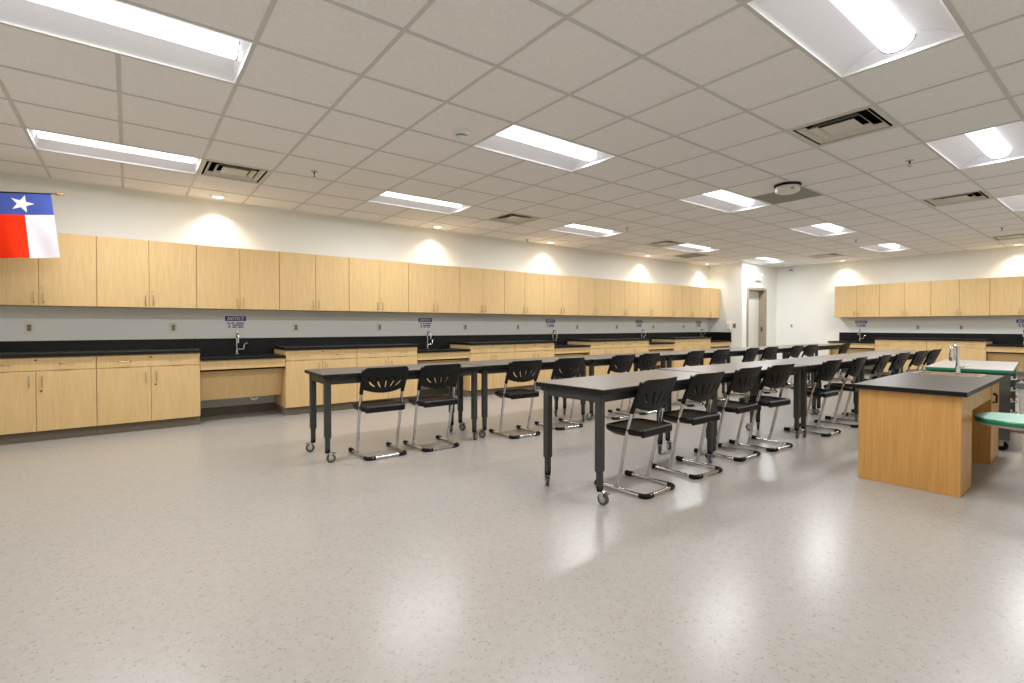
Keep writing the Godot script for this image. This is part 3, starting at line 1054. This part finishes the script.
func chair(t: Node3D):
	part(t, "backrest", made("chair back", chair_back), M["black plastic"])
	part(t, "seat", made("chair seat", func(m: MB):
		m.loft([rounded(0.140, 0.180, 0.05, 0.402, -0.185), rounded(0.153, 0.196, 0.06, 0.412, -0.185), rounded(0.158, 0.202, 0.06, 0.436, -0.185), rounded(0.152, 0.196, 0.06, 0.446, -0.185), rounded(0.130, 0.165, 0.05, 0.438, -0.185), rounded(0.07, 0.10, 0.04, 0.432, -0.185)])
		m.box(Vector3(-0.036, 0.422, 0), Vector3(0.026, 0.056, 0.36), 0.010)), M["black plastic"])
	for s in [-1, 1]:
		part(t, "post", made("chair post %d" % s, func(m: MB):
			m.tube([Vector3(-0.235, 0.03, s * 0.180), Vector3(-0.222, 0.05, s * 0.181), Vector3(-0.150, 0.38, s * 0.190), Vector3(-0.108, 0.56, s * 0.186), Vector3(-0.078, 0.63, s * 0.180)], 0.0128, 10)), M["chrome"])
		part(t, "back_sleeve", made("chair sleeve %d" % s, func(m: MB):
			m.tube([Vector3(-0.110, 0.553, s * 0.187), Vector3(-0.062, 0.66, s * 0.193), Vector3(-0.023, 0.762, s * 0.194)], 0.0165, 10)), M["black plastic"])
		part(t, "seat_rail", made("chair rail %d" % s, func(m: MB):
			m.tube([Vector3(-0.15, 0.385, s * 0.183), Vector3(-0.18, 0.390, s * 0.165), Vector3(-0.28, 0.392, s * 0.160), Vector3(-0.30, 0.392, s * 0.145), Vector3(-0.302, 0.392, 0.0)], 0.009, 8)), M["chrome"])
		part(t, "foot_cap", made("chair cap %d" % s, func(m: MB):
			m.tube([Vector3(-0.415, 0.020, s * 0.178), Vector3(-0.358, 0.020, s * 0.178)], 0.019, 10)), M["black rubber"])
		part(t, "corner_glide", made("chair glide %d" % s, func(m: MB):
			m.tube([Vector3(-0.055, 0.0165, s * 0.178), Vector3(-0.022, 0.0165, s * 0.172), Vector3(-0.008, 0.0165, s * 0.158), Vector3(-0.002, 0.0165, s * 0.105)], 0.0162, 10)), M["black rubber"])
	part(t, "runner", made("chair runner", func(m: MB):
		m.tube([Vector3(-0.37, 0.018, -0.178), Vector3(-0.05, 0.018, -0.178), Vector3(-0.020, 0.018, -0.170), Vector3(-0.006, 0.018, -0.155), Vector3(-0.002, 0.018, -0.13), Vector3(-0.002, 0.018, 0.13), Vector3(-0.006, 0.018, 0.155), Vector3(-0.020, 0.018, 0.170), Vector3(-0.05, 0.018, 0.178), Vector3(-0.37, 0.018, 0.178)], 0.0128, 10)), M["chrome"])


func chairs():
	var a := [[-4.015, -1.745], [-3.985, -2.27], [-3.905, -3.20], [-3.93, -3.85], [-3.97, -4.80], [-3.98, -5.33], [-3.98, -6.38], [-3.98, -7.06], [-3.97, -7.98], [-3.97, -8.60], [-3.96, -9.58], [-3.96, -10.18], [-3.90, -11.70]]
	var rng := RandomNumberGenerator.new()
	rng.seed = 8
	for i in a.size():
		var t := thing("chair", "%s black chair along the table row nearer the long wall, counted from the flag end" % ORD[i], "chair", Vector3(a[i][0], 0, a[i][1]), 0, "black chairs at the row nearer the long wall")
		t.rotation.y = rng.randf_range(-0.07, 0.07)
		chair(t)
	var b := [[-2.03, -2.83], [-2.055, -3.465], [-2.11, -4.19], [-2.085, -4.73], [-2.045, -5.79], [-2.04, -6.55], [-2.03, -7.36], [-2.04, -8.10], [-2.04, -8.96], [-2.04, -9.66]]
	for i in b.size():
		var t := thing("chair", "%s black chair along the table row nearer the sink island, counted from the flag end" % ORD[i], "chair", Vector3(b[i][0], 0, b[i][1]), 0, "black chairs at the row nearer the sink island")
		t.rotation.y = rng.randf_range(-0.07, 0.07)
		chair(t)


# ------------------------------------------------------------------ island and what stands round it
func island():
	var t := thing("sink_island", "oak-veneer demonstration island with a black top and a small sink", "island", Vector3(-0.784, 0, -4.318), deg_to_rad(2.0))
	var ok: Material = M["oak veneer"]
	var w := 0.575
	bar(t, "near_panel", Vector3(-w, 0, -0.020), Vector3(0, 0.668, 0), ok, 0.002)
	bar(t, "near_pedestal", Vector3(-w + 0.002, 0, -0.385), Vector3(-0.001, 0.668, -0.021), ok, 0.001)
	bar(t, "far_pedestal", Vector3(-w + 0.002, 0, -1.66), Vector3(-0.021, 0.668, -1.24), ok, 0.001)
	var d := bar(t, "door", Vector3(-0.020, 0.01, -1.655), Vector3(0.0, 0.664, -1.245), ok, 0.002)
	bar(t, "back_panel", Vector3(-w + 0.002, 0, -1.239), Vector3(-w + 0.022, 0.668, -0.386), ok, 0.001)
	var dr := bar(t, "drawer", Vector3(-0.022, 0.535, -1.237), Vector3(-0.002, 0.662, -0.389), ok, 0.002)
	bar(dr, "drawer_box", Vector3(-0.40, -0.05, -0.39), Vector3(-0.012, 0.04, 0.39), ok)
	var hd := part(d, "handle", made("island pull", func(m: MB): m.tube([Vector3(0, -0.035, 0), Vector3(0.022, -0.030, 0), Vector3(0.024, 0.030, 0), Vector3(0, 0.035, 0)], 0.008, 8)), M["black plastic"], Vector3(0.010, 0.20, 0.15))
	hd.set_meta("label", "black bow handle")
	part(d, "lock", made("island lock", func(m: MB): m.lathe([[0.0, 0.0], [0.014, 0.0], [0.013, 0.010], [0.0, 0.011]], 12, Transform3D(Basis(Vector3.BACK, -PI / 2), Vector3.ZERO))), M["black plastic"], Vector3(0.010, 0.225, 0.06))
	part(t, "worktop", made("island top", func(m: MB):
		frame_slab(m, -w - 0.03, 0.03, -1.69, 0.03, 0.668, 0.6965, -w + 0.06, -0.10, -1.62, -1.32)), M["black epoxy"])
	part(t, "painted_top_sheen", made("island painted sheen", func(m: MB):
		frame_slab(m, -w - 0.03, 0.03, -1.69, 0.03, 0.6966, 0.700, -w + 0.06, -0.10, -1.62, -1.32)), M["painted epoxy sheen"])  # thin grey layer: the dark top's grazing reflection as painted colour
	var sk := part(t, "sink_rim", made("island rim", func(m: MB):
		frame_slab(m, -w + 0.035, -0.075, -1.645, -1.295, 0.700, 0.706, -w + 0.065, -0.105, -1.615, -1.325)), M["stainless"])
	part(sk, "basin", made("island basin", func(m: MB): basin(m, -w + 0.062, -0.102, -1.618, -1.322, 0.700, 0.16)), M["stainless"])
	var f := thing("faucet", "tall chrome pull-down faucet on the oak island's sink", "faucet", Vector3(-1.085, 0.7065, -5.800), deg_to_rad(2.0))
	part(f, "base", made("island faucet base", func(m: MB): m.lathe([[0.0, 0.0], [0.030, 0.0], [0.030, 0.006], [0.021, 0.012], [0.017, 0.07], [0.0, 0.07]], 18)), M["chrome"], Vector3(0, 0.0, 0))
	part(f, "spout", made("island faucet spout", func(m: MB):
		var pts := [Vector3(0, 0.07, 0), Vector3(0, 0.20, 0)]
		for k in 9:
			var a := PI * k / 8.0
			pts.append(Vector3(-0.019 + 0.019 * cos(a), 0.222 + 0.024 * sin(a), 0.01 * k / 8.0))
		pts.append(Vector3(-0.038, 0.20, 0.012))
		m.tube(pts, 0.0125, 10)), M["chrome"])
	part(f, "spray_head", made("island spray", func(m: MB): m.lathe([[0.0, 0.10], [0.017, 0.10], [0.019, 0.13], [0.016, 0.20], [0.0125, 0.225], [0.0, 0.225]], 14)), M["chrome"], Vector3(-0.038, 0.015, 0.012))
	part(f, "lever", made("island lever", func(m: MB): m.tube([Vector3(0.015, 0.06, 0), Vector3(0.04, 0.062, 0), Vector3(0.07, 0.085, 0)], 0.006, 8)), M["chrome"])


func mobile_bench():
	var t := thing("mobile_bench", "grey-topped mobile bench with a green edge and dark panel legs", "workbench", Vector3(-1.165, 0, -6.94), 0.10)
	var top := part(t, "benchtop", bm(Vector3(0.606, 0.004, 1.50), 0.001), M["bench top"], Vector3(0, 0.733, 0))
	var band := part(top, "edge_band", bm(Vector3(0.61, 0.028, 1.504), 0.003), M["green edge"], Vector3(0, -0.0162, 0))
	band.set_meta("label", "green edge band")
	for s in [-1, 1]:
		var p := bar(t, "end_panel", Vector3(-0.27, 0.10, s * 0.70 - 0.02), Vector3(0.285, 0.702, s * 0.70 + 0.02), M["cart grey"], 0.003)
		for k in 4:
			part(p, "hanging_tab", made("hanging tab", func(m: MB):
				m.box(Vector3(0, 0, 0), Vector3(0.016, 0.035, 0.03), 0.003)
				m.tube([Vector3(0.006, -0.008, 0), Vector3(0.03, -0.01, 0), Vector3(0.034, 0.006, 0)], 0.006, 6)), M["plate almond"], Vector3(0.285, 0.26 - k * 0.10, 0.0))
		for sx in [-1, 1]:
			var ca := Node3D.new()
			ca.name = "caster"
			t.add_child(ca, true)
			ca.position = Vector3(sx * 0.22, 0, s * 0.69)
			part(ca, "fork", made("bench fork", func(m: MB):
				m.box(Vector3(0, 0.097, 0), Vector3(0.06, 0.006, 0.05), 0.002)
				for e in [-1, 1]:
					m.box(Vector3(0.012, 0.07, e * 0.022), Vector3(0.03, 0.055, 0.003), 0.001)), M["stainless"])
			part(ca, "wheel", made("bench wheel", func(m: MB):
				m.lathe([[0.0, -0.015], [0.034, -0.015], [0.045, -0.010], [0.045, 0.010], [0.034, 0.015], [0.0, 0.015]], 20, Transform3D(Basis(Vector3.RIGHT, PI / 2), Vector3(0.012, 0.045, 0)))), M["black rubber"])
	bar(t, "stretcher", Vector3(-0.25, 0.55, -0.68), Vector3(-0.23, 0.70, 0.68), M["cart grey"], 0.002)
	bar(t, "lower_shelf", Vector3(-0.26, 0.16, -0.68), Vector3(0.27, 0.18, 0.68), M["cart grey"], 0.002)


func oval(rx: float, rz: float, y: float) -> Array:
	var ring := []
	for k in 36:
		var a := TAU * k / 36.0
		ring.append(Vector3(signf(cos(a)) * pow(absf(cos(a)), 0.75) * rx, y, signf(sin(a)) * pow(absf(sin(a)), 0.75) * rz))
	return ring


func green_chair():
	var t := thing("green_seat", "oval green seat on a chrome frame, pushed into the island's knee space", "seat", Vector3(-0.570, 0, -4.93), deg_to_rad(2.0))
	var st := part(t, "seat", made("green seat", func(m: MB): m.loft([oval(0.235, 0.225, 0.452), oval(0.250, 0.240, 0.458), oval(0.252, 0.242, 0.476), oval(0.246, 0.236, 0.484)])), M["green seat"])
	var painted_sheen := part(st, "painted_sheen", made("mint pad", func(m: MB): m.loft([oval(0.244, 0.234, 0.4842), oval(0.240, 0.230, 0.4865), oval(0.10, 0.10, 0.4850)])), M["mint pad"])  # thin pale layer painting the reflection on top of the green seat
	painted_sheen.set_meta("label", "pale mint reflection painted on the seat top")
	part(t, "under_shell", made("green under shell", func(m: MB): m.loft([oval(0.13, 0.13, 0.418), oval(0.215, 0.205, 0.430), oval(0.246, 0.236, 0.4515)])), M["plastic white"])
	for sz in [-1, 1]:
		part(t, "leg", made("green leg %d" % sz, func(m: MB):
			m.tube([Vector3(-0.06, 0.412, sz * 0.09), Vector3(0.01, 0.408, sz * 0.12), Vector3(0.06, 0.385, sz * 0.14), Vector3(0.34, 0.06, sz * 0.19), Vector3(0.37, 0.022, sz * 0.20), Vector3(0.42, 0.012, sz * 0.20), Vector3(0.86, 0.012, sz * 0.20)], 0.012, 10)), M["chrome"])
	part(t, "floor_bar", made("green floor bar", func(m: MB): m.tube([Vector3(0.86, 0.012, -0.20), Vector3(0.86, 0.012, 0.20)], 0.012, 10)), M["chrome"])


func storage_bin():
	var t := thing("storage_bin", "white bin with a grey lid beside the green-edged bench", "bin", Vector3(-0.555, 0, -6.42))
	part(t, "body", made("bin body", func(m: MB): m.loft([rounded(0.17, 0.22, 0.03, 0.0, 0), rounded(0.20, 0.25, 0.03, 0.58, 0)])), M["plastic white"])
	part(t, "lid", made("bin lid", func(m: MB): m.loft([rounded(0.21, 0.26, 0.03, 0.58, 0), rounded(0.21, 0.26, 0.03, 0.63, 0), rounded(0.19, 0.24, 0.03, 0.642, 0)])), M["rim grey"])
	part(t, "knob", made("bin knob", func(m: MB): m.lathe([[0.0, 0.0], [0.014, 0.0], [0.018, 0.02], [0.012, 0.036], [0.0, 0.038]], 14)), M["red plastic"], Vector3(-0.160, 0.642, 0.205))
	part(t, "label_plate", bm(Vector3(0.16, 0.10, 0.003), 0.001), M["green edge"], Vector3(-0.02, 0.43, 0.2455), Vector3(-0.055, 0, 0))


# ------------------------------------------------------------------ walls: outlets, switches, devices
func outlet(t: Node3D, face: Material):
	part(t, "cover_plate", bm(Vector3(0.078, 0.118, 0.006), 0.002), M["plate almond"], Vector3(0, 0, 0.003))
	var f := part(t, "receptacle", bm(Vector3(0.036, 0.070, 0.004), 0.001), face, Vector3(0, 0, 0.008))
	for s in [-1, 1]:
		part(f, "socket_slot", bm(Vector3(0.006, 0.012, 0.001)), M["lock"], Vector3(-0.006, s * 0.018, 0.0023))
		part(f, "socket_slot", bm(Vector3(0.006, 0.012, 0.001)), M["lock"], Vector3(0.006, s * 0.018, 0.0023))


func wall_fittings():
	var z := [0.83, -0.43, -1.83, -3.04, -4.58, -5.73, -7.27, -8.49, -9.78, -11.01]
	for i in z.size():
		var t := thing("wall_outlet", "%s almond outlet over the long wall counter, counted from the flag end" % ORD[i], "outlet", Vector3(XL, 1.11, z[i]), PI / 2, "outlets over the long wall counter")
		outlet(t, M["outlet brown"])
	var fx := [[-5.96, 1.135, "almond outlet on bare far wall between the doorway and the cabinets"], [-3.29, 1.10, "first almond outlet over the far wall's raised countertop"], [-2.56, 1.10, "second almond outlet over the far wall's raised countertop"]]
	for e in fx:
		var t := thing("wall_outlet", e[2], "outlet", Vector3(e[0], e[1], ZF), 0, "outlets on the far wall")
		outlet(t, M["outlet brown"])
	# beside the last sink: a white box and a brown plate
	var s := thing("wall_box", "small white wall box beside the last long-wall sink", "wall box", Vector3(-6.69, 1.125, ZB))
	part(s, "case", bm(Vector3(0.10, 0.17, 0.05), 0.008), M["plastic white"], Vector3(0, 0, 0.025))
	part(s, "button", bm(Vector3(0.02, 0.02, 0.006), 0.002), M["rim grey"], Vector3(0.02, -0.05, 0.052))
	s = thing("light_switch", "brown double switch plate on the boxed-out corner", "switch", Vector3(-6.555, 1.135, ZB))
	part(s, "cover_plate", bm(Vector3(0.075, 0.12, 0.006), 0.002), M["outlet brown"], Vector3(0, 0, 0.003))
	for k in [-1, 1]:
		part(s, "rocker", bm(Vector3(0.018, 0.045, 0.008), 0.002), M["lock"], Vector3(k * 0.015, 0, 0.008))
	# emergency light above the door
	s = thing("emergency_light", "two-headed white emergency light above the doorway", "emergency light", Vector3(XB, 2.36, -12.88), PI / 2)
	part(s, "case", bm(Vector3(0.30, 0.10, 0.06), 0.012), M["plastic white"], Vector3(0, -0.02, 0.03))
	for k in [-1, 1]:
		var hd := part(s, "lamp_head", made("emergency head", func(m: MB): m.lathe([[0.0, -0.03], [0.03, -0.03], [0.055, 0.03], [0.050, 0.035], [0.0, 0.028]], 18, Transform3D(Basis(Vector3.RIGHT, PI / 2 + 0.35), Vector3.ZERO))), M["plastic white"], Vector3(k * 0.09, 0.075, 0.055))
		part(hd, "lens", made("emergency lens", func(m: MB): m.lathe([[0.0, 0.0345], [0.046, 0.036], [0.046, 0.033]], 18, Transform3D(Basis(Vector3.RIGHT, PI / 2 + 0.35), Vector3.ZERO))), M["sign white"])
	# small camera-like sensor high on the far wall
	s = thing("motion_sensor", "small white motion sensor high on the far wall", "sensor", Vector3(-5.98, 2.60, ZF))
	part(s, "case", bm(Vector3(0.10, 0.13, 0.06), 0.012), M["plastic white"], Vector3(0, 0, 0.03))
	part(s, "eye", made("sensor eye", func(m: MB): m.lathe([[0.0, 0.012], [0.018, 0.008], [0.024, 0.0], [0.0, 0.0]], 14, Transform3D(Basis(Vector3.RIGHT, PI / 2), Vector3.ZERO))), M["sign blue"], Vector3(0.01, 0.005, 0.06))


# ------------------------------------------------------------------ flag
func cloth(s: float, t: float) -> Vector3:
	# s 0..1 from the tip end of the pole back towards the rear wall, t 0..1 down the fly
	var z := 0.578 + 0.415 * s - (1.0 - 0.55 * s) * 0.058 * t
	var y := 2.396 - 0.111 * 0.415 * s - 0.602 * t
	var x := -6.5 + 0.018 * t * sin(s * 9.0 + t * 2.0) + 0.010 * sin(t * 5.0 + s * 3.0) * t - 0.02 * t
	return Vector3(x, y, z)


func cloth_normal(s: float, t: float) -> Vector3:
	var a := cloth(s + 0.01, t) - cloth(s - 0.01, t)
	var b := cloth(s, t + 0.01) - cloth(s, t - 0.01)
	var n := a.cross(b).normalized()
	return n if n.x > 0 else -n


func cloth_patch(m: MB, s0: float, s1: float, t0: float, t1: float, ns: int, nt: int):
	for i in ns:
		for j in nt:
			var c := []
			for e in [[i, j], [i + 1, j], [i + 1, j + 1], [i, j + 1]]:
				var s := lerpf(s0, s1, e[0] / float(ns))
				var t := lerpf(t0, t1, e[1] / float(nt))
				c.append([cloth(s, t), cloth_normal(s, t)])
			for side in [1.0, -1.0]:
				var o: Vector3 = Vector3(0.0006, 0, 0) * side
				m.tri(c[0][0] + o, c[1][0] + o, c[2][0] + o, c[0][1] * side, c[1][1] * side, c[2][1] * side)
				m.tri(c[0][0] + o, c[2][0] + o, c[3][0] + o, c[0][1] * side, c[2][1] * side, c[3][1] * side)


func flag():
	var t := thing("flag", "red, white and blue flag with one white star hanging from a pole", "flag")
	var tip := Vector3(-6.5, 2.396, 0.578)
	var dir := Vector3(0, -0.111, 1).normalized()
	part(t, "pole", made("flag pole", func(m: MB): m.tube([tip + dir * -0.01, tip + dir * 1.50], 0.0065, 8)), M["black plastic"])
	part(t, "spear_tip", made("flag spear", func(m: MB): m.lathe([[0.0, 0.0], [0.008, 0.0], [0.010, 0.012], [0.006, 0.022], [0.012, 0.045], [0.006, 0.085], [0.0, 0.118]], 12, Transform3D(Basis(Quaternion(Vector3.UP, -dir)), tip))), M["brass"])
	part(t, "wall_bracket", made("flag bracket", func(m: MB):
		m.box(Vector3(-6.5, tip.y - 0.111 * 1.495, ZR - 0.006), Vector3(0.06, 0.10, 0.012), 0.003)
		m.tube([tip + dir * 1.40, tip + dir * 1.50], 0.012, 10)), M["brass"])
	var bl := part(t, "blue_field", made("flag blue", func(m: MB): cloth_patch(m, 0, 1, 0, 0.3333, 20, 8)), M["flag blue"])
	part(t, "white_stripe", made("flag white", func(m: MB): cloth_patch(m, 0, 0.475, 0.3333, 1, 14, 16)), M["flag white"])
	part(t, "red_stripe", made("flag red", func(m: MB): cloth_patch(m, 0.475, 1, 0.3333, 1, 14, 16)), M["flag red"])
	part(bl, "star", made("flag star", func(m: MB):
		# the star's top points to the pole's tip side of the cloth, as on a flag hung from its hoist
		var ctr := Vector2(0.5, 0.1667)
		var pts := []
		for k in 10:
			var a := TAU * k / 10.0 - PI / 2
			var r := 0.084 if k % 2 == 0 else 0.033
			pts.append(ctr + Vector2(r * sin(a + 0.0) / 0.415, r * cos(a) / 0.602))
		for side in [1.0, -1.0]:
			for k in 10:
				var o: Vector3 = Vector3(0.0016, 0, 0) * side
				var n := Vector3(side, 0, 0)
				m.tri(cloth(ctr.x, ctr.y) + o, cloth(pts[k].x, pts[k].y) + o, cloth(pts[(k + 1) % 10].x, pts[(k + 1) % 10].y) + o, n, n, n)), M["flag white"])
